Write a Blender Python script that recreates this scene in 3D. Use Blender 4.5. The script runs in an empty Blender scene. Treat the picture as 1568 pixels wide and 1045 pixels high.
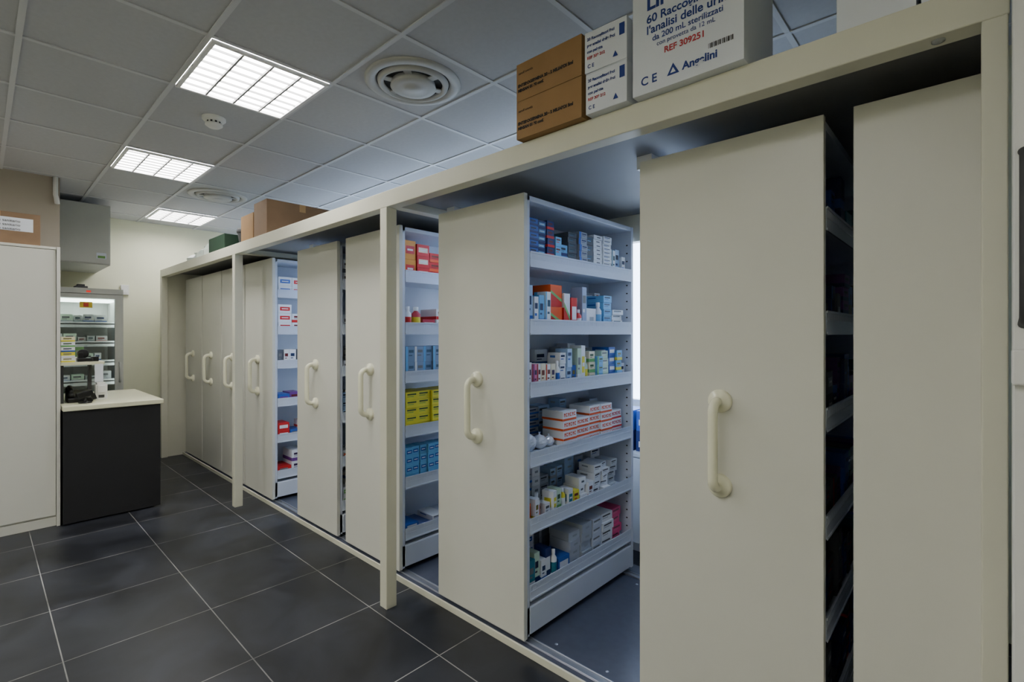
import bpy, math, random
from mathutils import Matrix, Vector
random.seed(7)
R = random.Random(11)

# ------------------------------------------------------------------ helpers
def lin(c):
    out = []
    for v in c[:3]:
        v = v / 255.0
        out.append(v / 12.92 if v <= 0.04045 else ((v + 0.055) / 1.055) ** 2.4)
    return (out[0], out[1], out[2], 1.0)

def mat(name, rgb, rough=0.5, metal=0.0, emit=None, estr=0.0, var=0.04, scale=6.0, bump=0.0, bscale=200.0, attr=False, trans=0.0, coat=0.0):
    m = bpy.data.materials.new(name)
    m.use_nodes = True
    nt = m.node_tree
    b = nt.nodes["Principled BSDF"]
    b.inputs["Roughness"].default_value = rough
    b.inputs["Metallic"].default_value = metal
    if coat:
        b.inputs["Coat Weight"].default_value = coat
    if trans:
        b.inputs["Transmission Weight"].default_value = trans
    if attr:
        a = nt.nodes.new("ShaderNodeVertexColor"); a.layer_name = "Col"
        nt.links.new(a.outputs["Color"], b.inputs["Base Color"])
    else:
        c = lin(rgb)
        n = nt.nodes.new("ShaderNodeTexNoise"); n.inputs["Scale"].default_value = scale
        n.inputs["Detail"].default_value = 4
        tc = nt.nodes.new("ShaderNodeTexCoord")
        nt.links.new(tc.outputs["Object"], n.inputs["Vector"])
        r = nt.nodes.new("ShaderNodeValToRGB")
        r.color_ramp.elements[0].position = 0.3
        r.color_ramp.elements[1].position = 0.7
        r.color_ramp.elements[0].color = tuple(max(0, x * (1 - var)) for x in c[:3]) + (1,)
        r.color_ramp.elements[1].color = tuple(min(1, x * (1 + var)) for x in c[:3]) + (1,)
        nt.links.new(n.outputs["Fac"], r.inputs["Fac"])
        nt.links.new(r.outputs["Color"], b.inputs["Base Color"])
        if bump:
            n2 = nt.nodes.new("ShaderNodeTexNoise"); n2.inputs["Scale"].default_value = bscale
            nt.links.new(tc.outputs["Object"], n2.inputs["Vector"])
            bp = nt.nodes.new("ShaderNodeBump"); bp.inputs["Strength"].default_value = bump
            bp.inputs["Distance"].default_value = 0.002
            nt.links.new(n2.outputs["Fac"], bp.inputs["Height"])
            nt.links.new(bp.outputs["Normal"], b.inputs["Normal"])
    if emit:
        b.inputs["Emission Color"].default_value = lin(emit)
        b.inputs["Emission Strength"].default_value = estr
    return m

class MB:
    def __init__(s):
        s.v = []; s.f = []; s.m = []; s.c = []; s.sm = []; s.M = Matrix.Identity(4)
    def add(s, pts, faces, mi=0, col=(200, 200, 200), smooth=False):
        o = len(s.v)
        for p in pts:
            s.v.append(tuple(s.M @ Vector(p)))
        for f in faces:
            s.f.append([o + i for i in f]); s.m.append(mi); s.c.append(col); s.sm.append(smooth)
    def box(s, x0, x1, y0, y1, z0, z1, mi=0, col=(200, 200, 200)):
        p = [(x0,y0,z0),(x1,y0,z0),(x1,y1,z0),(x0,y1,z0),(x0,y0,z1),(x1,y0,z1),(x1,y1,z1),(x0,y1,z1)]
        f = [(0,3,2,1),(4,5,6,7),(0,1,5,4),(1,2,6,5),(2,3,7,6),(3,0,4,7)]
        s.add(p, f, mi, col)
    def lathe(s, cx, cy, prof, n=40, mi=0, col=(200,200,200), axis='Z', cz=0, smooth=True):
        pts = []; faces = []
        k = len(prof)
        for i in range(n):
            a = 2 * math.pi * i / n
            for (r, z) in prof:
                if axis == 'Z': pts.append((cx + r*math.cos(a), cy + r*math.sin(a), cz + z))
                elif axis == 'Y': pts.append((cx + r*math.cos(a), cy + z, cz + r*math.sin(a)))
                else: pts.append((cx + z, cy + r*math.cos(a), cz + r*math.sin(a)))
        for i in range(n):
            j = (i + 1) % n
            for q in range(k - 1):
                faces.append((i*k+q, j*k+q, j*k+q+1, i*k+q+1))
        s.add(pts, faces, mi, col, smooth)
    def tube(s, path, rad, n=14, mi=0, col=(200,200,200), caps=True):
        P = [Vector(p) for p in path]
        rings = []
        up = None
        for i, p in enumerate(P):
            t = (P[min(i+1, len(P)-1)] - P[max(i-1, 0)]).normalized()
            if up is None:
                up = t.orthogonal().normalized()
            up = (up - t * up.dot(t)).normalized()
            w = t.cross(up)
            rings.append([p + (up*math.cos(2*math.pi*a/n) + w*math.sin(2*math.pi*a/n))*rad for a in range(n)])
        pts = [q for r in rings for q in r]
        faces = []
        for i in range(len(P)-1):
            for a in range(n):
                b = (a+1) % n
                faces.append((i*n+a, i*n+b, (i+1)*n+b, (i+1)*n+a))
        if caps:
            faces.append(tuple(range(n-1, -1, -1)))
            faces.append(tuple((len(P)-1)*n + a for a in range(n)))
        s.add(pts, faces, mi, col, True)
    def make(s, name, mats, parent=None, bevel=0.0, seg=2):
        me = bpy.data.meshes.new(name)
        me.from_pydata(s.v, [], s.f)
        for m in mats: me.materials.append(m)
        for i, p in enumerate(me.polygons):
            p.material_index = s.m[i]; p.use_smooth = s.sm[i]
        ca = me.color_attributes.new("Col", 'FLOAT_COLOR', 'CORNER')
        for i, p in enumerate(me.polygons):
            c = lin(s.c[i])
            for li in p.loop_indices:
                ca.data[li].color = c
        me.update()
        ob = bpy.data.objects.new(name, me)
        bpy.context.scene.collection.objects.link(ob)
        if parent: ob.parent = parent
        if bevel:
            md = ob.modifiers.new("bevel", 'BEVEL'); md.width = bevel; md.segments = seg
            md.limit_method = 'ANGLE'; md.angle_limit = math.radians(50)
        return ob

def empty(name):
    e = bpy.data.objects.new(name, None)
    bpy.context.scene.collection.objects.link(e)
    return e

def text(body, size, loc, rot, m, parent, name="print", bold=0.0):
    cu = bpy.data.curves.new(name, 'FONT')
    cu.body = body; cu.size = size; cu.extrude = 0.0002; cu.offset = bold
    cu.materials.append(m)
    o = bpy.data.objects.new(name, cu)
    o.location = loc; o.rotation_euler = rot
    bpy.context.scene.collection.objects.link(o)
    o.parent = parent
    return o

# ------------------------------------------------------------------ materials
M_panel = mat("panel_laminate", (218, 217, 207), 0.34, var=0.01, bump=0.05, bscale=500)
M_frame = mat("frame_powdercoat", (219, 217, 198), 0.42, var=0.015)
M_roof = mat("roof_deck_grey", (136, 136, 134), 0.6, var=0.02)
M_shelf = mat("shelf_metal_white", (212, 218, 230), 0.35, var=0.01)
M_lip = mat("label_strip_plastic", (212, 219, 232), 0.25, var=0.02)
M_hole = mat("dark_hole", (30, 30, 34), 0.8)
M_handle = mat("ivory_plastic", (242, 240, 214), 0.22, var=0.01)
M_print = mat("printed_cardboard", (200, 200, 200), 0.45, attr=True)
M_plat = mat("platform_linoleum", (74, 79, 94), 0.3, var=0.08, scale=30)
M_alu = mat("aluminium_rail", (170, 175, 185), 0.3, metal=0.8)
M_steel = mat("brushed_steel", (175, 178, 180), 0.3, metal=0.9)
M_wall = mat("wall_cream", (232, 232, 206), 0.8, var=0.015, bump=0.1)
M_wallw = mat("wall_beige", (168, 160, 146), 0.8, var=0.015, bump=0.1)
M_ceil = mat("ceiling_tile", (188, 189, 193), 0.9, var=0.03, scale=40, bump=0.25, bscale=300)
M_tbar = mat("ceiling_tbar", (204, 205, 208), 0.5, var=0.01)
M_lampf = mat("lamp_frame_white", (235, 235, 235), 0.4)
M_lamp = mat("lamp_diffuser", (255, 255, 255), 0.5, emit=(254, 252, 250), estr=24.0)
M_louv = mat("lamp_louvre", (140, 140, 140), 0.5)
M_day = mat("frosted_daylight_glass", (255, 255, 255), 0.5, emit=(205, 226, 255), estr=8.0)
M_fill = mat("aisle_fill_glow", (255, 255, 255), 0.5, emit=(192, 215, 255), estr=42.0)  # glow of the unseen fill tubes added to light the aisles
M_ftube = mat("fridge_tube_light", (255, 255, 255), 0.5, emit=(238, 250, 245), estr=7.0)
M_white = mat("white_paint", (232, 232, 230), 0.4, var=0.01)
M_black = mat("black_laminate", (30, 30, 33), 0.55, var=0.1, bump=0.1)
M_blackp = mat("black_plastic", (18, 18, 20), 0.35)
M_top = mat("desk_top_cream", (228, 226, 196), 0.35, var=0.01)
M_base = mat("baseboard_dark", (48, 47, 48), 0.5)
M_card = mat("cardboard_brown", (158, 122, 80), 0.8, var=0.06, scale=10, bump=0.15)
M_card2 = mat("cardboard_dull", (132, 106, 80), 0.8, var=0.06, scale=10, bump=0.15)
M_tape = mat("packing_tape", (176, 144, 98), 0.3)
M_txt = mat("print_black", (40, 34, 30), 0.7)
M_txtb = mat("print_blue", (30, 56, 135), 0.6)
M_txtr = mat("print_red", (190, 50, 60), 0.6)
M_wbox = mat("white_cardboard", (228, 232, 240), 0.55, var=0.01)
M_grey = mat("grey_enclosure", (184, 187, 182), 0.5)
M_glass = mat("fridge_glass", (242, 246, 245), 0.02, trans=1.0)
M_led = mat("red_led", (120, 20, 20), 0.5, emit=(255, 40, 20), estr=0.8)
M_green = mat("dark_green_box", (34, 62, 44), 0.6)
M_bag = mat("white_bag", (222, 232, 222), 0.35, bump=0.6, bscale=40)
M_cbag = mat("clear_bag", (226, 232, 242), 0.15, bump=0.8, bscale=60, coat=0.6)
M_dgrey = mat("dark_grey", (62, 62, 64), 0.6)
M_darkv = mat("diffuser_dark", (48, 48, 50), 0.7)
M_diff = mat("diffuser_aluminium", (190, 190, 188), 0.45, var=0.01)

def floor_mat():
    m = bpy.data.materials.new("floor_slate_tiles"); m.use_nodes = True
    nt = m.node_tree; b = nt.nodes["Principled BSDF"]
    tc = nt.nodes.new("ShaderNodeTexCoord")
    mp = nt.nodes.new("ShaderNodeMapping")
    mp.inputs["Location"].default_value = (3.045, -0.865, 0)
    nt.links.new(tc.outputs["Object"], mp.inputs["Vector"])
    br = nt.nodes.new("ShaderNodeTexBrick")
    br.offset = 0; br.squash = 1
    br.inputs["Scale"].default_value = 1
    br.inputs["Brick Width"].default_value = 0.61
    br.inputs["Row Height"].default_value = 0.6
    br.inputs["Mortar Size"].default_value = 0.0026
    br.inputs["Mortar Smooth"].default_value = 0.1
    br.inputs["Bias"].default_value = 0.0
    br.inputs["Color1"].default_value = lin((35, 37, 43)); br.inputs["Color2"].default_value = lin((43, 45, 51))
    br.inputs["Mortar"].default_value = lin((138, 137, 134))
    nt.links.new(mp.outputs["Vector"], br.inputs["Vector"])
    n = nt.nodes.new("ShaderNodeTexNoise"); n.inputs["Scale"].default_value = 2.6; n.inputs["Detail"].default_value = 9
    n.inputs["Distortion"].default_value = 0.8
    nt.links.new(tc.outputs["Object"], n.inputs["Vector"])
    r = nt.nodes.new("ShaderNodeValToRGB")
    r.color_ramp.elements[0].position = 0.38; r.color_ramp.elements[0].color = (0.5, 0.5, 0.5, 1)
    r.color_ramp.elements[1].position = 0.66; r.color_ramp.elements[1].color = (1.55, 1.55, 1.55, 1)
    nt.links.new(n.outputs["Fac"], r.inputs["Fac"])
    mx = nt.nodes.new("ShaderNodeMix"); mx.data_type = 'RGBA'; mx.blend_type = 'MULTIPLY'
    mx.inputs[0].default_value = 1.0
    nt.links.new(br.outputs["Color"], mx.inputs[6]); nt.links.new(r.outputs["Color"], mx.inputs[7])
    nt.links.new(mx.outputs[2], b.inputs["Base Color"])
    rr = nt.nodes.new("ShaderNodeMapRange")
    rr.inputs["To Min"].default_value = 0.30; rr.inputs["To Max"].default_value = 0.50
    nt.links.new(n.outputs["Fac"], rr.inputs["Value"])
    nt.links.new(rr.outputs["Result"], b.inputs["Roughness"])
    b.inputs["Specular IOR Level"].default_value = 0.4
    bp = nt.nodes.new("ShaderNodeBump"); bp.inputs["Strength"].default_value = 0.25; bp.inputs["Distance"].default_value = 0.003
    ad = nt.nodes.new("ShaderNodeMath"); ad.operation = 'SUBTRACT'
    nt.links.new(n.outputs["Fac"], ad.inputs[0]); nt.links.new(br.outputs["Fac"], ad.inputs[1])
    nt.links.new(ad.outputs[0], bp.inputs["Height"]); nt.links.new(bp.outputs["Normal"], b.inputs["Normal"])
    return m
M_floor = floor_mat()

# ------------------------------------------------------------------ room
XL, XR, YF, YB, ZC = -7.6, 1.3, -2.2, 3.4, 2.9
mb = MB(); mb.box(XL-.2, XR+.2, YF-.2, YB+.2, -0.1, 0.0); mb.make("floor", [M_floor])
mb = MB(); mb.box(XL-.2, XR+.2, YF-.2, YB+.2, ZC, ZC+0.1); mb.make("ceiling", [M_ceil])
mb = MB(); mb.box(XL-.15, XL, YF-.15, YB+.15, 0, ZC); mb.make("wall_left", [M_wall])
mb = MB(); mb.box(XR, XR+.15, YF-.15, YB+.15, 0, ZC); mb.make("wall_right", [M_wall])
mb = MB(); mb.box(XL, XR, YF-.15, YF, 0, ZC); mb.make("wall_front", [M_wall])
mb = MB(); mb.box(-6.15, -6.0, YF, 0.5, 0, ZC); mb.make("wall_partition", [M_wallw])
wins = [(-6.9, -5.6), (-4.9, -3.4), (-2.4, -1.25)]
mb = MB()
xs = XL
for a, b in wins:
    mb.box(xs, a, YB, YB+.15, 0, ZC)
    mb.box(a, b, YB, YB+.15, 0, .95); mb.box(a, b, YB, YB+.15, 2.3, ZC)
    xs = b
mb.box(xs, XR, YB, YB+.15, 0, ZC)
mb.make("wall_back", [M_wall])
for i, (a, b) in enumerate(wins):
    mb = MB()
    mb.box(a, b, YB+.09, YB+.1, .95, 2.3, 1)
    t = .05
    for (p, q, r, s_) in [(a, a+t, .95, 2.3), (b-t, b, .95, 2.3), (a+t, b-t, .95, .95+t), (a+t, b-t, 2.3-t, 2.3), ((a+b)/2-.03, (a+b)/2+.03, 1.0, 2.25)]:
        mb.box(p, q, YB+.03, YB+.09, r, s_, 0)
    mb.make("window_%d" % (i+1), [M_white, M_day])
mb = MB(); mb.box(XL, XL+.012, .5, 3.4, 0, .08); mb.make("baseboard_left", [M_base])
mb = MB(); mb.box(-6.0, -5.988, YF, .5, 0, .08); mb.make("baseboard_partition", [M_base])

# ceiling T-grid (trim)
mb = MB()
TX, TY = 0.66, 0.607
x = -2.61
while x > XL: x -= TX
x += TX
while x < XR:
    mb.box(x-.012, x+.012, YF, YB, ZC-.006, ZC); x += TX
y = 1.344
while y > YF: y -= TY
y += TY
while y < YB:
    mb.box(XL, XR, y-.012, y+.012, ZC-.0065, ZC-.0005); y += TY
mb.make("trim_1", [M_tbar])

def lamp(cx, cy):
    w, d = TX/2-.014, TY/2-.014
    mb = MB()
    mb.box(cx-w, cx+w, cy-d, cy+d, ZC-.006, ZC-.002, 1)
    f = .018; z0 = ZC-.022
    mb.box(cx-w, cx+w, cy-d, cy-d+f, z0, ZC-.001, 0); mb.box(cx-w, cx+w, cy+d-f, cy+d, z0, ZC-.001, 0)
    mb.box(cx-w, cx-w+f, cy-d+f, cy+d-f, z0, ZC-.001, 0); mb.box(cx+w-f, cx+w, cy-d+f, cy+d-f, z0, ZC-.001, 0)
    for i in range(1, 4):
        yy = cy-d + 2*d*i/4; mb.box(cx-w+f, cx+w-f, yy-.005, yy+.005, z0+.002, ZC-.0065, 2)
    for i in range(1, 8):
        xx = cx-w + 2*w*i/8; mb.box(xx-.002, xx+.002, cy-d+f, cy+d-f, z0+.003, ZC-.0067, 2)
    mb.make("ceiling_light_panel", [M_lampf, M_lamp, M_louv])
lamp(-2.94, 1.04); lamp(-4.92, 1.04); lamp(-6.9, 1.647)
lamp(-0.96, -0.78); lamp(-2.94, -0.78); lamp(-4.92, -.78)
lamp(-0.30, -1.387); lamp(-2.28, -1.995)  # extra panels added out of view for more frontal light on the units

def diffuser(cx, cy):
    mb = MB()
    mb.lathe(cx, cy, [(.262,0),(.262,-.008),(.25,-.014),(.215,-.016),(.205,-.006),(.2,0.0)], 56, 0, cz=ZC)
    mb.lathe(cx, cy, [(.203,-.001),(.0,-.001)], 56, 1, cz=ZC, smooth=False)
    mb.lathe(cx, cy, [(.195,-.003),(.19,-.02),(.172,-.026),(.16,-.014),(.16,-.003)], 56, 0, cz=ZC)
    mb.lathe(cx, cy, [(.118,-.002),(.125,-.03),(.118,-.036),(.085,-.04),(.05,-.036),(.045,-.04),(0,-.042)], 56, 0, cz=ZC)
    for i in range(6):
        a = math.pi*2*i/6+.2
        old = mb.M; mb.M = Matrix.Translation((cx, cy, ZC)) @ Matrix.Rotation(a, 4, 'Z')
        mb.box(.11, .165, -.02, .02, -.016, -.010, 0); mb.M = old
    mb.make("ceiling_air_diffuser", [M_diff, M_darkv])
diffuser(-2.28, 1.648); diffuser(-5.58, 1.648)
mb = MB()
mb.lathe(-3.6, 1.04, [(.068,0),(.068,-.014),(.06,-.022),(.042,-.024),(.040,-.038),(.05,-.04),(.05,-.05),(.034,-.062),(0,-.064)], 40, 0, cz=ZC)
for i in range(10):
    a = math.pi*2*i/10
    mb.M = Matrix.Translation((-3.6, 1.04, ZC)) @ Matrix.Rotation(a, 4, 'Z')
    mb.box(.038, .0425, -.006, .006, -.037, -.026, 1)
mb.make("smoke_detector", [M_white, M_hole])

# ------------------------------------------------------------------ shelving frame
PY0, PY1 = 1.51, 1.575
ZT, ZB = 2.28, 2.192
BY = 2.86
mb = MB()
X0, X1 = -7.25, .058
for px, pw in ((-7.25, .065), (-4.735, .065), (-2.398, .065), (.013, .043)):
    mb.box(px, px+pw, PY0, PY1, 0, ZB, 0)
mb.box(X0, X1, PY0, PY1, ZB, ZT, 0)            # front beam
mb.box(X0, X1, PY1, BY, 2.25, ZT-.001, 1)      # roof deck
mb.box(X0, X1, BY-.06, BY, 2.08, 2.249, 0)     # rear beam
for px in (-4.735, -2.398):
    mb.box(px, px+.065, PY1, BY-.061, 2.205, 2.249, 0)
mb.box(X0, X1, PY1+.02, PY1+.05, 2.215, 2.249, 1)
mb.box(X0, X0+.03, PY1, BY, 0, 2.249, 0)       # end panels
mb.box(X1-.03, X1, PY1, BY, 0, 2.249, 0)
for px in (-7.19, -4.735, -2.398, -.04):
    mb.box(px, px+.05, BY-.05, BY, 0.03, 2.08, 0)
fr = mb.make("shelving_frame", [M_frame, M_roof], bevel=0.003)
mb = MB()
mb.lathe(-.06, PY0+.03, [(.013,0),(.013,-.003),(.006,-.004),(0,-.002)], 20, 0, cz=ZB)
mb.make("screw_cap", [M_steel], parent=fr)
mb = MB()
mb.box(X0+.031, X1-.031, 1.745, BY-.001, 0, .026, 0)
mb.box(X0+.031, X1-.031, 1.735, 1.7455, 0, .034, 1)
for yy in (1.80, 2.72):
    mb.box(X0+.031, X1-.031, yy-.022, yy+.022, .026, .030, 2)
    mb.box(X0+.031, X1-.031, yy-.022, yy-.016, .030, .036, 2)
    mb.box(X0+.031, X1-.031, yy+.016, yy+.022, .030, .036, 2)
for xx in [-1.45 + .28*i for i in range(3)]:
    for yy in (1.87, 2.64):
        mb.lathe(xx, yy, [(.008,.0265),(.006,.0285),(0,.0285)], 12, 2)
mb.make("platform", [M_plat, M_frame, M_alu], parent=fr, bevel=.001, seg=1)

def aisle_fill_light(x, y0, y1):  # added fixture, tucked out of sight, fills an open aisle with cool light
    mb = MB()
    mb.box(x-.03, x+.03, y0, y1, 2.235, 2.25, 0)
    mb.box(x-.034, x-.03, y0, y1, 2.196, 2.25, 0); mb.box(x+.03, x+.034, y0, y1, 2.196, 2.25, 0)
    mb.tube([(x, y0+.03, 2.212), (x, y1-.03, 2.212)], .012, 12, 1)
    mb.box(x-.03, x+.03, y0, y0+.03, 2.196, 2.235, 0); mb.box(x-.03, x+.03, y1-.03, y1, 2.196, 2.235, 0)
    mb.make("aisle_fill_light", [M_white, M_fill], parent=fr)
aisle_fill_light(-1.01, 1.9, 2.65)
aisle_fill_light(-2.26, 1.9, 2.65)
aisle_fill_light(-4.06, 1.9, 2.65)

# ------------------------------------------------------------------ medicine boxes
W=(238,240,243); LB=(165,192,222); BL=(45,90,175); NV=(32,48,108); TE=(50,125,145); RD=(205,34,34); OR=(232,92,36)
YE=(230,218,60); GR=(115,180,105); LG=(194,218,194); PK=(225,115,155); PU=(110,55,140); GY=(156,161,170); DG=(88,92,100); CR=(238,228,198); SK=(110,175,220)
def medbox(mb, xf, y, z, w, h, dep, base, acc, style, rot=0, side=1):
    old = mb.M
    s = side
    mb.M = Matrix.Translation((xf - s*abs(rot)*w*.55, y+w/2, z)) @ Matrix.Rotation(rot, 4, 'Z')
    xa, xb = (-dep, 0) if s > 0 else (0, dep)
    hw = w/2
    if style == 'bottle':
        rr = min(hw*.9, .032)
        prof = [(0,0),(rr*.96,0),(rr,.004),(rr,h*.68),(rr*.45,h*.8),(rr*.45,h*.84)]
        mb.lathe(-rr*s, 0, prof, 16, 0, base)
        mb.lathe(-rr*s, 0, [(rr*1.01,h*.15),(rr*1.01,h*.55)], 16, 0, acc)
        mb.lathe(-rr*s, 0, [(rr*.55,h*.82),(rr*.55,h*.99),(0,h)], 14, 0, W)
        mb.M = old
        return
    mb.box(xa, xb, -hw, hw, 0, h, 0, base)
    e = .0007*s
    def q(y0, y1, z0, z1, col, k=1):
        xx = e*k
        mb.add([(xx, y0, z0), (xx, y1, z0), (xx, y1, z1), (xx, y0, z1)], [(0, 1, 2, 3)], 0, col)
    def qs(x0, x1, z0, z1, col, k=1):
        yy = -hw-.0007*k
        mb.add([(x0, yy, z0), (x1, yy, z0), (x1, yy, z1), (x0, yy, z1)], [(0, 1, 2, 3)], 0, col)
    dk = tuple(int(c*.5) for c in acc)
    if style == 'plain':
        q(-hw*.3, hw*.5, h*.35, h*.6, acc)
    elif style == 'band':
        q(-hw, hw, 0, h*.3, acc); qs(xa, xb, 0, h*.3, acc); q(-hw*.7, hw*.5, h*.55, h*.75, dk); q(-hw*.7, hw*.1, h*.42, h*.47, dk)
    elif style == 'stripe':
        q(-hw, -hw*.5, 0, h, acc); qs(xa, xa+(xb-xa)*.3, 0, h, acc); q(-hw*.3, hw*.8, h*.6, h*.78, dk); q(-hw*.3, hw*.5, h*.4, h*.46, dk)
    elif style == 'diag':
        mb.add([(e, -hw, 0), (e, hw, 0), (e, hw, h*.35), (e, -hw, h*.75)], [(0,1,2,3)], 0, acc)
        mb.add([(e*2, -hw, h*.75), (e*2, -hw, h*.62), (e*2, hw, h*.22), (e*2, hw, h*.35)], [(0,1,2,3)], 0, GR)
        qs(xa, xb, 0, h*.6, acc)
    elif style == 'logo':
        q(-hw*.75, hw*.75, h*.3, h*.72, acc); qs(xa*.8+xb*.2, xa*.2+xb*.8, h*.3, h*.7, acc); q(-hw*.5, hw*.5, h*.46, h*.56, (240,240,240), 2)
    elif style == 'mg':
        q(-hw, hw, 0, h*.22, acc); qs(xa, xb, 0, h*.22, acc)
        x = -hw*.85; lw = hw*.22
        for g in range(6):
            q(x, x+lw*.35, h*.42, h*.8, acc)
            if g % 2 == 0: q(x+lw*.65, x+lw, h*.42, h*.8, acc); q(x+lw*.35, x+lw*.65, h*.62, h*.74, acc)
            else: q(x+lw*.35, x+lw*.9, h*.42, h*.52, acc); q(x+lw*.35, x+lw*.9, h*.7, h*.8, acc)
            x += lw*1.35
    else:
        q(-hw*.8, hw*.6, h*.62, h*.8, dk); q(-hw*.8, hw*.2, h*.4, h*.48, acc); qs(xa*.8+xb*.2, xa*.4+xb*.6, h*.55, h*.75, acc)
    mb.M = old

def fill(mb, xf, z, y0, y1, specs, side=1, hmax=.27, messy=0.0, dmax=.25, turn=1.0):
    y = y0
    for sp in specs:
        w, h, n, base, acc, st = sp
        if y + w > y1: break
        dep = min(dmax, max(.08, w*1.7))
        off = R.uniform(.005, .022)
        for i in range(n):
            if (i+1)*h > hmax: break
            o2 = off + R.uniform(0, .005 + messy*.12)
            rr = R.uniform(-.03, .03) if n < 4 else R.uniform(-.015, .015)
            rr = (rr + R.uniform(-messy, messy))*turn
            medbox(mb, xf-side*o2, y + R.uniform(0, .002), z+i*h, w-.003-messy*.03, h-.0012, dep*(1-messy*.8), base, acc, st, rr, side)
        y += w + .002 + R.choice([0, 0, .003])

PAL = [(W,BL),(W,RD),(LB,NV),(W,OR),(W,GR),(BL,W),(SK,W),(W,TE),(CR,RD),(W,GY),(LG,TE),(W,PU),(W,NV),(W,BL),(CR,OR),(W,DG)]
def rnd_specs(n=16, pal=None, hs=(.03,.12), tot=(.12,.24)):
    o = []
    for i in range(n):
        b, a = R.choice(pal or PAL)
        h = R.uniform(*hs)
        cnt = max(1, int(R.uniform(*tot)/h))
        o.append((R.uniform(.05, .11), h, cnt, b, a, R.choice(['band','stripe','logo','text','text','plain'])))
    return o

ZS = [1.852, 1.526, 1.222, .884, .565, .245]
FY0, FY1, EY0, EY1 = 1.757, 1.782, 2.76, 2.785
def carriage(x0, x1, right=None, left=None, handle=True, back=None, messy=None):
    e = empty("mobile_shelving_unit")
    mb = MB(); mb.box(x0, x1, FY0, FY1, .045, 2.172); mb.make("front_panel", [M_panel], parent=e, bevel=.002)
    mb = MB()
    mb.box(x0, x1, EY0, EY1, .05, 2.165)
    xc = (x0+x1)/2
    mb.box(x0+.003, x0+.045, FY1, FY1+.02, .05, 2.165); mb.box(x1-.045, x1-.003, FY1, FY1+.02, .05, 2.165)
    mb.box(xc-.005, xc+.005, FY1, EY0, .19, 2.14)
    mb.box(x0+.003, x1-.003, FY1, EY0, 2.14, 2.165)
    mb.box(x0+.003, x1-.003, FY1, EY0, .06, .19)
    for z in ZS:
        mb.box(x0+.006, xc-.006, FY1+.021, EY0, z-.022, z); mb.box(xc+.006, x1-.006, FY1+.021, EY0, z-.022, z)
    mb.box(x1-.004, x1, FY1+.021, EY0, .058, .185); mb.box(x0, x0+.004, FY1+.021, EY0, .058, .185)
    mb.make("shelf_body", [M_shelf], parent=e, bevel=.0015, seg=1)
    mb = MB()
    for z in ZS:
        for s in (0, 1):
            xx = x1-.005 if s else x0+.001
            mb.box(xx, xx+.004, FY1+.021, EY0, z-.026, z+.046, 0)
            xo = x1-.001 if s else x0-.002
            mb.box(xo, xo+.003, FY1+.021, EY0, z-.028, z-.020, 0); mb.box(xo, xo+.003, FY1+.021, EY0, z+.040, z+.048, 0)
            xq = x1-.001 if s else x0+.0004
            y = FY1+.04
            while y < EY0-.03:
                mb.box(xq, xq+.0006, y, y+.0025, z+.018, z+.040, 0); y += .012
            mb.box(xq, xq+.0012, FY1+.021, EY0, z+.012, z+.016, 0)
    for xx in (x1-.03, x0+.03):
        z = .3
        while z < 2.1:
            mb.box(xx-.005, xx+.005, EY0-.001, EY0, z, z+.008, 1); z += .05
    mb.make("label_strips", [M_lip, M_hole], parent=e)
    mb = MB()
    for yy in (1.80, 2.72):
        for xx in (x0+.1, x1-.1):
            mb.lathe(xx, yy, [(0,-.012),(.03,-.012),(.03,.012),(0,.012)], 20, 0, axis='Y', cz=.0605)
    mb.make("wheels", [M_dgrey], parent=e)
    if handle:
        mb = MB()
        zt, zb = 1.268, .975; off = .072; r = .038
        path = [(xc, FY0, zt)]
        for i in range(9):
            a = math.pi/2*i/8
            path.append((xc, FY0-off+r - r*math.sin(a), zt - r + r*math.cos(a)))
        for i in range(9):
            a = math.pi/2*i/8
            path.append((xc, FY0-off+r - r*math.cos(a), zb + r - r*math.sin(a)))
        path.append((xc, FY0, zb))
        mb.tube(path, .0165, 18)
        for z in (zt, zb):
            mb.lathe(xc, FY0, [(.04,0),(.04,-.012),(.035,-.018),(.022,-.02),(.019,-.028),(.0165,-.03)], 28, 0, axis='Y', cz=z)
        mb.make("handle", [M_handle], parent=e)
    if right or left:
        mb = MB()
        for i, z in enumerate(ZS):
            ms = messy[i] if messy else 0
            hm = .25
            if right: fill(mb, x1-.008, z+.0012, FY1+.034, EY0-.02, right[i], 1, hm, ms, .14 if back else .24)
            if right and back: fill(mb, x1-.188, z+.0012, FY1+.034, EY0-.02, back[i], 1, hm, 0, .085, 0.0)
            if left: fill(mb, x0+.008, z+.0012, FY1+.034, EY0-.02, left[i], -1, hm, 0, .24)
        return mb
    return None

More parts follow.
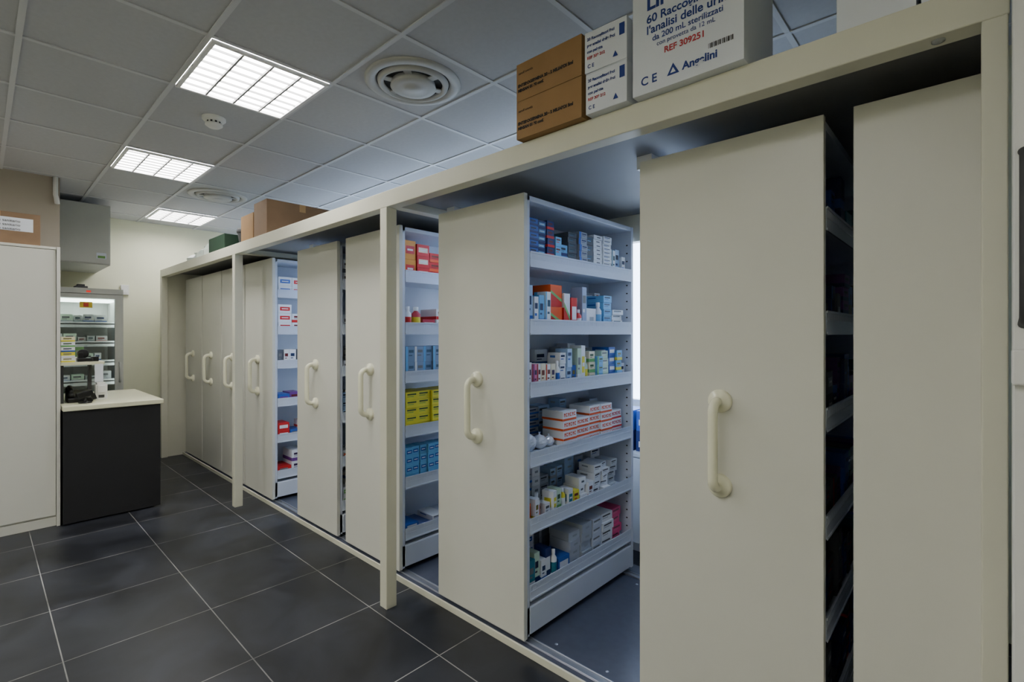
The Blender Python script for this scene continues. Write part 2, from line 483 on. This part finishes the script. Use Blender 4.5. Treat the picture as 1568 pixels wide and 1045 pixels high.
A = [
 [(.07,.036,6,BL,NV,'band'),(.065,.036,6,NV,SK,'logo'),(.06,.045,5,NV,RD,'band'),(.05,.05,3,SK,OR,'text'),(.07,.06,2,SK,NV,'band'),(.08,.028,7,DG,TE,'text'),(.08,.035,6,GY,BL,'stripe'),(.07,.05,4,DG,SK,'text'),(.09,.024,9,W,DG,'plain'),(.09,.022,10,W,BL,'text'),(.04,.15,1,W,TE,'stripe'),(.05,.16,1,LB,NV,'text'),(.04,.12,1,W,BL,'text')],
 [(.045,.215,1,LB,BL,'band'),(.035,.16,1,W,BL,'text'),(.045,.17,1,SK,BL,'band'),(.045,.19,1,W,SK,'stripe'),(.10,.115,2,OR,RD,'diag'),(.055,.19,1,W,RD,'diag'),(.055,.17,1,RD,W,'logo'),(.05,.11,1,RD,W,'bottle'),(.045,.235,1,(160,176,205),W,'text'),(.11,.12,1,W,GY,'plain'),(.05,.16,1,(225,235,245),SK,'bottle'),(.09,.04,5,SK,BL,'text'),(.12,.03,4,W,LB,'text'),(.07,.03,2,LB,BL,'text')],
 [(.028,.14,1,W,PU,'band'),(.028,.13,1,PK,PU,'stripe'),(.028,.13,1,W,RD,'stripe'),(.04,.13,1,CR,OR,'band'),(.04,.125,1,W,OR,'stripe'),(.04,.125,1,CR,PU,'band'),(.035,.14,1,W,BL,'bottle'),(.05,.06,3,W,BL,'text'),(.045,.1,2,LB,BL,'text'),(.04,.11,1,BL,YE,'band'),(.038,.20,1,LG,W,'band'),(.038,.215,1,W,YE,'logo'),(.045,.15,1,LG,YE,'bottle'),(.06,.06,3,CR,GR,'band'),(.06,.05,3,SK,GR,'stripe'),(.07,.045,4,LG,W,'text'),(.07,.05,4,BL,W,'logo'),(.06,.06,3,SK,YE,'band'),(.05,.1,1,W,BL,'text')],
 [(.27,.03,1,(205,212,222),W,'plain'),(.125,.052,4,W,OR,'mg'),(.125,.052,3,W,OR,'mg'),(.11,.052,4,W,OR,'mg'),(.12,.052,4,W,OR,'mg'),(.12,.052,3,W,RD,'mg')],
 [(.045,.1,1,OR,W,'band'),(.045,.12,1,W,YE,'band'),(.05,.13,1,W,OR,'bottle'),(.05,.07,1,W,GY,'text'),(.045,.12,1,W,YE,'logo'),(.045,.12,1,LG,GR,'band'),(.045,.11,1,YE,W,'bottle'),(.045,.1,1,W,TE,'logo'),(.055,.08,1,YE,RD,'text'),(.07,.045,3,W,DG,'plain'),(.06,.1,1,W,OR,'band'),(.08,.045,4,W,GY,'text'),(.08,.036,5,W,GY,'text'),(.08,.036,5,(200,205,210),DG,'text'),(.08,.03,6,W,DG,'text'),(.06,.03,3,LG,TE,'text')],
 [(.05,.15,1,TE,W,'band'),(.045,.17,1,LG,NV,'band'),(.045,.12,1,W,BL,'band'),(.045,.16,1,NV,W,'logo'),(.045,.14,1,W,TE,'bottle'),(.1,.08,1,BL,W,'logo'),(.10,.045,4,(180,186,196),GY,'plain'),(.10,.05,4,(170,178,188),GY,'plain'),(.10,.05,4,(205,210,220),W,'text'),(.12,.05,4,W,GY,'text'),(.1,.05,4,(225,70,130),PK,'text')],
]
greys = [(GY,DG),(DG,GY),(W,GY),(LB,GY),(W,BL),(GY,BL)]
tt = (.18, .25)
A_back = [rnd_specs(16, [(NV,BL),(BL,SK),(GY,W),(W,GY)], tot=tt), rnd_specs(16, tot=tt), rnd_specs(16, [(W,BL),(GY,W),(LB,W),(W,GY)], tot=tt), rnd_specs(16, greys, tot=tt), rnd_specs(16, greys, (.04,.06), tt), rnd_specs(16, greys, tot=tt)]
D = [
 [(.09,.12,2,(225,150,40),RD,'logo'),(.1,.075,3,RD,CR,'logo'),(.1,.06,3,RD,OR,'band'),(.1,.06,3,W,RD,'band')],
 [(.06,.15,1,W,RD,'bottle'),(.07,.15,1,(200,60,80),YE,'bottle'),(.1,.07,1,(200,60,80),W,'logo'),(.1,.07,2,W,RD,'band'),(.1,.07,2,W,RD,'band')],
 [(.07,.1,2,(120,145,175),SK,'stripe'),(.07,.1,2,(135,155,185),W,'stripe'),(.07,.1,2,(120,145,175),SK,'stripe'),(.07,.1,2,(130,150,180),SK,'stripe'),(.1,.1,2,LB,W,'text')],
 [(.1,.05,5,YE,(110,170,70),'text')]*4,
 [(.055,.055,4,SK,BL,'logo')]*8,
 [(.1,.03,2,BL,W,'logo'),(.11,.03,1,(90,110,170),W,'band'),(.1,.03,2,W,BL,'text')],
]
F = [
 [(.12,.08,2,W,BL,'logo'),(.12,.08,2,W,RD,'logo'),(.12,.08,2,BL,W,'band'),(.1,.1,2,W,BL,'text')],
 [(.12,.08,3,W,RD,'logo'),(.12,.08,2,W,RD,'band'),(.12,.06,2,W,BL,'band'),(.1,.1,2,W,BL,'text')],
 [(.05,.14,1,DG,W,'band'),(.05,.14,1,W,RD,'band'),(.06,.14,1,W,BL,'band'),(.06,.14,1,DG,RD,'logo'),(.06,.14,1,W,NV,'band'),(.06,.14,1,W,NV,'text')],
 [(.1,.08,1,BL,PU,'logo'),(.1,.09,1,PU,RD,'band'),(.1,.08,1,BL,W,'band'),(.1,.08,1,NV,W,'band')],
 [(.1,.07,2,RD,W,'logo'),(.1,.07,1,BL,W,'band'),(.1,.07,2,W,RD,'band'),(.1,.07,2,W,BL,'band')],
 [(.12,.07,1,RD,W,'band'),(.12,.1,2,W,PU,'band'),(.12,.07,2,W,RD,'logo')],
]
def place(x0, x1, r=None, l=None, **kw):
    mb = carriage(x0, x1, r, l, **kw)
    if mb: mb.make("medicine_boxes", [M_print])
rs = lambda: [rnd_specs() for _ in ZS]
shade_specs = lambda: [rnd_specs(16, [(NV,BL),(DG,GY),(BL,NV),(PU,NV),(TE,NV),(DG,RD)]) for _ in ZS]  # pack colours kept dark to stand in for shade in the narrow gap
place(-7.16, -6.51); place(-6.49, -5.84); place(-5.82, -5.17)
place(-5.15, -4.50, F)
place(-4.00, -3.35, rs(), rs())
place(-3.227, -2.575, D, None)
place(-2.195, -1.555, A, rs(), back=A_back, messy=[0,.03,0,0,.2,.06])
place(-.953, -.334, shade_specs(), rs())
place(-.259, .02, handle=False)

# clear plastic pouches lying on the flat pack on the fourth shelf
RB = random.Random(3)
mb = MB()
for (yy, rr, hh) in ((1.875, .046, .10), (1.96, .048, .08), (2.035, .036, .06)):
    n, k = 16, 9
    pts = []; faces = []
    for j in range(k):
        t = j/(k-1)
        prof = math.sin(math.pi*min(1, t*1.05+.08))**.6 if t < .95 else .15
        for i in range(n):
            a = 2*math.pi*i/n
            r = rr*prof*(1+RB.uniform(-.12, .08))
            pts.append((-1.63+r*math.cos(a)*.8, yy+r*math.sin(a), .9155+hh*t+RB.uniform(0,.002)*(j>0)))
    for j in range(k-1):
        for i in range(n):
            faces.append((j*n+i, j*n+(i+1) % n, (j+1)*n+(i+1) % n, (j+1)*n+i))
    faces.append(tuple(range(n-1, -1, -1))); faces.append(tuple((k-1)*n+i for i in range(n)))
    mb.add(pts, faces)
mb.make("clear_pouches", [M_cbag])

# low cabinet with packs by the back wall
mb = MB()
mb.box(-2.3, -.95, 3.08, 3.37, .06, .66); mb.box(-2.27, -.98, 3.1, 3.37, 0, .06)
mb.box(-2.32, -.93, 3.06, 3.38, .66, .685)
for i in range(3):
    xx = -2.29+.445*i
    mb.box(xx+.005, xx+.44, 3.065, 3.08, .07, .65)
mb.make("low_cabinet", [M_white], bevel=.002)
mb = MB()
for i in range(8):
    mb.M = Matrix.Translation((-2.2+.16*i, 3.12, .686))
    mb.box(0, .14, 0, .2, 0, .14, 0, NV); mb.box(0.002, .138, 0.002, .2, .142, .28, 0, BL)
    mb.box(.02, .12, -.001, 0, .03, .07, 0, W); mb.box(.02, .12, .001, .002, .18, .22, 0, W)
mb.make("supply_packs", [M_print])

# ------------------------------------------------------------------ boxes on top of the frame
ZR = ZT + .0008
def carton(name, x0, x1, y0, y1, z0, h, m, tape=None, rot=0):
    e = empty(name)
    c = Vector(((x0+x1)/2, (y0+y1)/2, z0))
    e.location = c; e.rotation_euler = (0, 0, rot)
    hx, hy = (x1-x0)/2, (y1-y0)/2
    mb = MB()
    mb.box(-hx, hx, -hy, hy, 0, h-.004, 0)
    mb.box(-hx, hx, -hy, -.002, h-.004, h, 0); mb.box(-hx, hx, .002, hy, h-.004, h, 0)
    if tape:
        mb.box(-hx-.0006, hx+.0006, -.025, .025, h, h+.0006, 1)
        mb.box(-hx-.0008, -hx, -.025, .025, h-.06, h, 1); mb.box(hx, hx+.0008, -.025, .025, h-.06, h, 1)
    mb.make("carton_body", [m, tape or m], parent=e, bevel=.0015, seg=1)
    return e, hx, hy
RX = (math.pi/2, 0, 0)
def ftext(e, hy, body, size, x, z, m, bold=0.0):
    text(body, size, (x, -hy-.0012, z), RX, m, e, "print", bold)

e, hx, hy = carton("white_supply_carton", -.825, -.475, 1.475, 1.75, ZR, .43, M_wbox, M_lip)
ftext(e, hy, "LINEA", .062, -.125, .266, M_txtb, .002)
ftext(e, hy, "60 Raccoglitori per", .037, -.125, .223, M_txtb, .0007)
ftext(e, hy, "l'analisi delle urine", .037, -.125, .188, M_txtb, .0007)
ftext(e, hy, "da 200 mL sterilizzati", .026, -.105, .161, M_txtb, .0003)
ftext(e, hy, "con provetta da 12 mL", .020, -.09, .140, M_txtb)
ftext(e, hy, "REF 309251", .027, -.065, .108, M_txtr, .0006)
ftext(e, hy, "C E", .038, -.145, .028, M_txtb, .0006)
ftext(e, hy, "Angelini", .033, -.005, .033, M_txtb, .001)
mb = MB()
yy = -hy-.0012
mb.add([(-.055,yy,.03),(-.015,yy,.03),(-.035,yy,.066)], [(0,1,2)], 0)
mb.add([(-.044,yy-.0003,.036),(-.026,yy-.0003,.036),(-.035,yy-.0003,.052)], [(0,1,2)], 1)
for i in range(18):
    x = .075+i*.004
    mb.add([(x,yy,.066),(x+.0012+.001*(i%3),yy,.066),(x+.0012+.001*(i%3),yy,.081),(x,yy,.081)], [(0,1,2,3)], 2)
mb.make("printed_marks", [M_txtb, M_wbox, M_txt], parent=e)
for (z, x0, rot) in ((ZR, -1.012, 0.0), (ZR+.146, -1.018, .04)):
    e, hx, hy = carton("small_white_carton", x0, x0+.165, 1.475, 1.66, z, .144, M_wbox, None, rot)
    for i, s in enumerate(["20 Raccoglitori feci", "per analisi delle feci", "con paletta", "REF 309 212"]):
        ftext(e, hy, s, .014, -.072, .112-.022*i, M_txtb if i < 3 else M_txtr, .0004)
    ftext(e, hy, "C E", .018, -.07, .015, M_txtb, .0004)
    mb = MB(); yy = -hy-.0012
    mb.add([(.055,yy,.085),(.075,yy,.085),(.075,yy,.125),(.055,yy,.125)], [(0,1,2,3)], 0)
    mb.add([(.03,yy,.02),(.05,yy,.02),(.04,yy,.04)], [(0,1,2)], 1)
    mb.make("printed_marks", [M_txtb, M_txtb], parent=e)
for z in (ZR, ZR+.151):
    e, hx, hy = carton("brown_carton", -1.345, -1.03, 1.475, 1.80, z, .149, M_card, M_tape)
    ftext(e, hy, "ENTEROGERMINA 20 - 2 MILIARDI 5ml", .016, -.149, .055, M_txt, .0009)
    ftext(e, hy, "MINSAN 01 30 conf.", .0155, -.149, .036, M_txt, .0009)
    ftext(e, hy, "sanofi aventis", .014, -.147, .105, M_txt)
e, hx, hy = carton("brown_box", -.50, -.38, 1.80, 1.95, ZR, .09, M_card2, M_tape)
e, hx, hy = carton("white_box", -.262, -.10, 1.53, 1.75, ZR, .2, M_wbox, M_lip)
e, hx, hy = carton("white_box", -.09, .045, 1.52, 1.75, ZR, .16, M_wbox, M_lip)
e, hx, hy = carton("cardboard_box", -4.26, -4.0, 1.52, 2.08, ZR, .27, M_card2, M_tape)
e, hx, hy = carton("cardboard_box", -4.55, -4.28, 1.52, 1.9, ZR, .21, M_card, M_tape)
e, hx, hy = carton("green_crate", -5.45, -5.0, 1.53, 1.85, ZR, .14, M_green)
mb = MB(); mb.lathe(-4.78, 1.66, [(0,0),(.07,0),(.085,.1),(.09,.16),(.08,.165),(.07,.14),(0,.13)], 24, 0, cz=ZR)
mb.lathe(-4.78, 1.66, [(.091,.12),(.096,.125),(.096,.15),(.091,.155)], 24, 0, cz=ZR)
mb.make("grey_bucket", [M_dgrey])
mb = MB()
for (x, y, r, h) in ((-5.62, 1.63, .1, .15), (-5.85, 1.64, .11, .11), (-6.15, 1.63, .11, .08)):
    mb.lathe(x, y, [(0,0),(r,.005),(r*1.05,h*.4),(r*.7,h*.8),(r*.3,h),(r*.4,h*1.2),(0,h*1.25)], 9, 0, cz=ZR, smooth=False)
mb.make("plastic_bags", [M_bag])

# ------------------------------------------------------------------ left cabinet, desk, fridge
e = empty("tall_white_cabinet")
mb = MB()
mb.box(-5.75, -5.27, -1.2, .418, .07, 2.16); mb.box(-5.73, -5.26, -1.19, .418, 0, .07)
mb.box(-5.75, -5.235, .4185, .44, 0, 2.18)
mb.box(-5.75, -5.25, -1.2, .418, 2.16, 2.18)
mb.make("carcass", [M_panel], parent=e, bevel=.002)
mb = MB()
for i in range(2):
    y0 = -1.195+.807*i
    mb.box(-5.269, -5.25, y0+.002, y0+.803, .085, 2.155)
mb.make("doors", [M_panel], parent=e, bevel=.002)
e, hx, hy = carton("cardboard_box", -5.65, -5.3, -.15, .33, 2.181, .24, M_card2, M_tape)
mb = MB()
mb.add([(hx+.001, -.1, .1), (hx+.001, .2, .1), (hx+.001, .2, .2), (hx+.001, -.1, .2)], [(0,1,2,3)], 0)
mb.make("label", [M_wbox], parent=e)
for i in range(3):
    text("Materiale sanitario", .028, (hx+.002, -.08, .165-.03*i), (math.pi/2, 0, math.pi/2), M_txt, e)

e = empty("reception_counter")
mb = MB()
mb.box(-6.3, -5.20, .50, 1.06, .04, .895, 0)
mb.box(-5.215, -5.195, .452, 1.085, .012, .895, 0)
mb.box(-6.3, -5.25, .52, 1.05, 0, .04, 0)
mb.make("counter_body", [M_black], parent=e, bevel=.002)
mb = MB(); mb.box(-6.35, -5.17, .45, 1.105, .896, .934, 0); mb.make("counter_top", [M_top], parent=e, bevel=.004)
ZD = .9345
e = empty("desk_riser_shelf")
mb = MB()
mb.box(-6.1, -5.38, .455, .73, 1.245, 1.27, 0)
mb.make("riser_top", [M_top], parent=e, bevel=.002)
mb = MB()
mb.box(-6.08, -5.42, .457, .475, ZD, 1.2445)
mb.box(-6.0, -5.96, .69, .715, ZD, 1.2445)
mb.make("riser_supports", [M_dgrey], parent=e)
mb = MB()
for i, (b, a) in enumerate([(W, YE), (YE, W), (W, BL), (W, GR), (CR, YE)]):
    medbox(mb, -5.42, .46, 1.2705+.042*i, .085, .04, .12, b, a, 'band')
medbox(mb, -5.60, .56, 1.2705, .06, .12, .1, (90,130,80), W, 'band')
mb.make("medicine_boxes", [M_print])
mb = MB()
mb.box(-5.52, -5.42, .56, .66, 1.271, 1.30); mb.box(-5.50, -5.44, .565, .60, 1.30, 1.345)
mb.lathe(-5.47, .60, [(0,-.012),(.038,-.012),(.038,.012),(0,.012)], 24, 0, axis='X', cz=1.335)
mb.box(-5.50, -5.44, .65, .70, 1.271, 1.31)
mb.make("tape_dispenser", [M_blackp], bevel=.004)
mb = MB(); mb.box(-5.379, -5.377, .665, .72, 1.10, 1.25); mb.box(-5.40, -5.379, .665, .72, 1.2, 1.2445); mb.make("hanging_note", [M_wbox])
mb = MB()
mb.box(-5.62, -5.54, .69, .77, ZD, ZD+.13, 0); mb.box(-5.54, -5.525, .70, .76, ZD+.06, ZD+.12, 0)
mb.box(-5.61, -5.55, .70, .76, ZD+.13, ZD+.145, 0); mb.box(-5.54, -5.538, .71, .75, ZD+.015, ZD+.04, 1)
mb.make("white_dispenser", [M_white, M_dgrey], bevel=.004)
e = empty("desk_telephone")
mb = MB()
pts = [(-5.62,.50,ZD),(-5.42,.50,ZD),(-5.42,.66,ZD),(-5.62,.66,ZD),(-5.62,.50,ZD+.09),(-5.42,.50,ZD+.035),(-5.42,.66,ZD+.035),(-5.62,.66,ZD+.09)]
mb.add(pts, [(0,3,2,1),(4,5,6,7),(0,1,5,4),(1,2,6,5),(2,3,7,6),(3,0,4,7)])
mb.make("phone_base", [M_blackp], parent=e, bevel=.006)
mb = MB()
mb.tube([(-5.46,.525,ZD+.075),(-5.48,.525,ZD+.095),(-5.53,.525,ZD+.115),(-5.58,.525,ZD+.12),(-5.60,.525,ZD+.105)], .017, 12)
mb.lathe(-5.46, .525, [(0,0),(.024,0),(.026,.02),(.02,.032),(0,.034)], 16, 0, cz=ZD+.045)
mb.lathe(-5.60, .525, [(0,0),(.024,0),(.026,.02),(.02,.032),(0,.034)], 16, 0, cz=ZD+.085)
mb.make("phone_handset", [M_blackp], parent=e)
mb = MB()
mb.lathe(-5.34, .60, [(0,0),(.045,0),(.045,.008),(.012,.014),(.01,.05),(0,.05)], 24, 0, cz=ZD)
mb.M = Matrix.Translation((-5.34, .60, ZD+.07)) @ Matrix.Rotation(.3, 4, 'X')
mb.box(-.025, .03, -.05, .05, -.02, .025); mb.box(-.018, .018, .03, .06, -.06, -.01)
mb.M = Matrix.Identity(4)
mb.make("barcode_scanner", [M_blackp], bevel=.006)

# fridge
e = empty("pharmacy_refrigerator")
mb = MB()
fx0, fx1, fy0, fy1, ft = -7.3, -6.64, .42, 1.05, 1.97
mb.box(fx0, fx1, fy0, fy0+.04, .05, ft); mb.box(fx0, fx1, fy1-.04, fy1, .05, ft)
mb.box(fx0, fx0+.04, fy0+.04, fy1-.04, .05, ft); mb.box(fx0+.04, fx1, fy0+.04, fy1-.04, ft-.1, ft)
mb.box(fx0+.04, fx1, fy0+.04, fy1-.04, .05, .25)
for a in (fx0+.05, fx1-.1):
    for b in (fy0+.03, fy1-.08): mb.box(a, a+.05, b, b+.05, 0, .05)
mb.make("cabinet", [M_grey], parent=e, bevel=.003)
mb = MB()
mb.box(-6.64, -6.60, fy0, fy0+.05, .27, ft-.06); mb.box(-6.64, -6.60, fy1-.07, fy1, .27, ft-.06)
mb.box(-6.64, -6.60, fy0+.05, fy1-.07, .27, .33); mb.box(-6.64, -6.60, fy0+.05, fy1-.07, ft-.10, ft-.06)
mb.tube([(-6.6, fy1-.03, 1.2), (-6.57, fy1-.03, 1.2), (-6.57, fy1-.03, 1.0), (-6.6, fy1-.03, 1.0)], .01)
mb.box(-6.64, -6.602, fy0, fy1, ft-.055, ft)
mb.make("door_frame", [M_grey], parent=e)
mb = MB(); mb.box(-6.63, -6.624, fy0+.05, fy1-.07, .33, ft-.10); mb.make("door_glass", [M_glass], parent=e)
mb = MB(); mb.box(fx0+.2, fx0+.5, fy0+.05, fy1-.05, ft-.125, ft-.105, 0); mb.box(-6.665, -6.645, fy0+.041, fy0+.055, .35, ft-.12, 0); mb.box(-6.665, -6.645, fy1-.055, fy1-.041, .35, ft-.12, 0)
mb.make("interior_light", [M_ftube], parent=e)
mb = MB(); mb.box(-6.6015, -6.6, .75, .785, ft-.042, ft-.024, 0); mb.make("display", [M_led], parent=e)
mb = MB(); mb.box(-6.6235, -6.6225, .70, .80, 1.77, 1.83, 0, (220,190,40)); mb.box(-6.6222, -6.622, .73, .77, 1.78, 1.82, 0, (200,60,40)); mb.make("sticker", [M_print], parent=e)
mb = MB()
for i in range(7):
    z = .4+.2*i
    mb.box(fx0+.06, fx1-.06, fy0+.06, fy1-.06, z, z+.012, 0, (170,176,174))
    mb.box(fx1-.065, fx1-.06, fy0+.06, fy1-.06, z-.03, z+.03, 0, (205,212,210))
    y = fy0+.07
    while y < fy1-.16:
        w = R.uniform(.05, .1); b, a = R.choice([((185,192,190),TE),((165,172,172),GY),(LG,GY),((190,190,188),RD),((200,205,204),BL)])
        medbox(mb, fx1-.08, y, z+.013, w, R.uniform(.05, .10), .15, b, a, 'band'); y += w+.01
mb.make("fridge_shelves", [M_print], parent=e)
mb = MB(); mb.box(-6.9, -6.75, .68, .78, ft+.001, ft+.03); mb.box(-6.87, -6.78, .7, .76, ft+.03, ft+.05); mb.make("data_logger", [M_dgrey], bevel=.003)
e = empty("ventilation_unit")
mb = MB()
mb.box(-7.6, -6.62, .45, .945, 2.22, 2.84, 0)
mb.box(-6.62, -6.605, .46, .935, 2.23, 2.83, 0)
mb.box(-6.605, -6.603, .83, .91, 2.28, 2.34, 1)
mb.make("casing", [M_grey, M_lip], parent=e, bevel=.003)
mb = MB(); mb.box(-6.603, -6.602, .84, .90, 2.285, 2.31, 0, (90,140,60)); mb.make("sticker", [M_print], parent=e)
mb = MB()
mb.tube([(-5.98, .47, 2.9), (-5.98, .47, 2.74), (-5.97,.475,2.71), (-5.96, .48, 2.66)], .018, 12)
mb.make("conduit_pipe", [M_white])
mb = MB(); mb.box(-7.6, -7.57, 1.18, 1.26, 1.98, 2.10); mb.box(-7.57, -7.565, 1.2, 1.24, 2.0, 2.05); mb.make("wall_thermostat", [M_white], bevel=.004)

# ------------------------------------------------------------------ door slab at the far right
e = empty("door_1")
mb = MB(); mb.box(.0575, .9, 1.40, 1.44, 0, 2.75); mb.make("door_leaf", [M_white], parent=e, bevel=.003)
mb = MB(); mb.tube([(.073,1.40,1.86),(.073,1.36,1.85),(.073,1.35,1.83),(.073,1.35,1.55),(.073,1.36,1.53),(.073,1.40,1.52)], .009)
mb.make("pull_handle", [M_dgrey], parent=e)
mb = MB(); mb.box(.055, .11, 1.375, 1.3995, 1.40, 1.47); mb.make("latch", [M_white], parent=e, bevel=.004)

# ------------------------------------------------------------------ world + camera
w = bpy.data.worlds.new("world"); bpy.context.scene.world = w; w.use_nodes = True
w.node_tree.nodes["Background"].inputs[0].default_value = (.6, .7, .85, 1)
w.node_tree.nodes["Background"].inputs[1].default_value = 0.3

cam = bpy.data.cameras.new("camera"); co = bpy.data.objects.new("camera", cam)
bpy.context.scene.collection.objects.link(co)
co.location = (0, 0, 1.5)
co.rotation_euler = (math.pi/2, 0, math.radians(42.9))
cam.sensor_width = 36; cam.lens = 17.45; cam.shift_y = -0.0067
cam.clip_start = .02
bpy.context.scene.camera = co
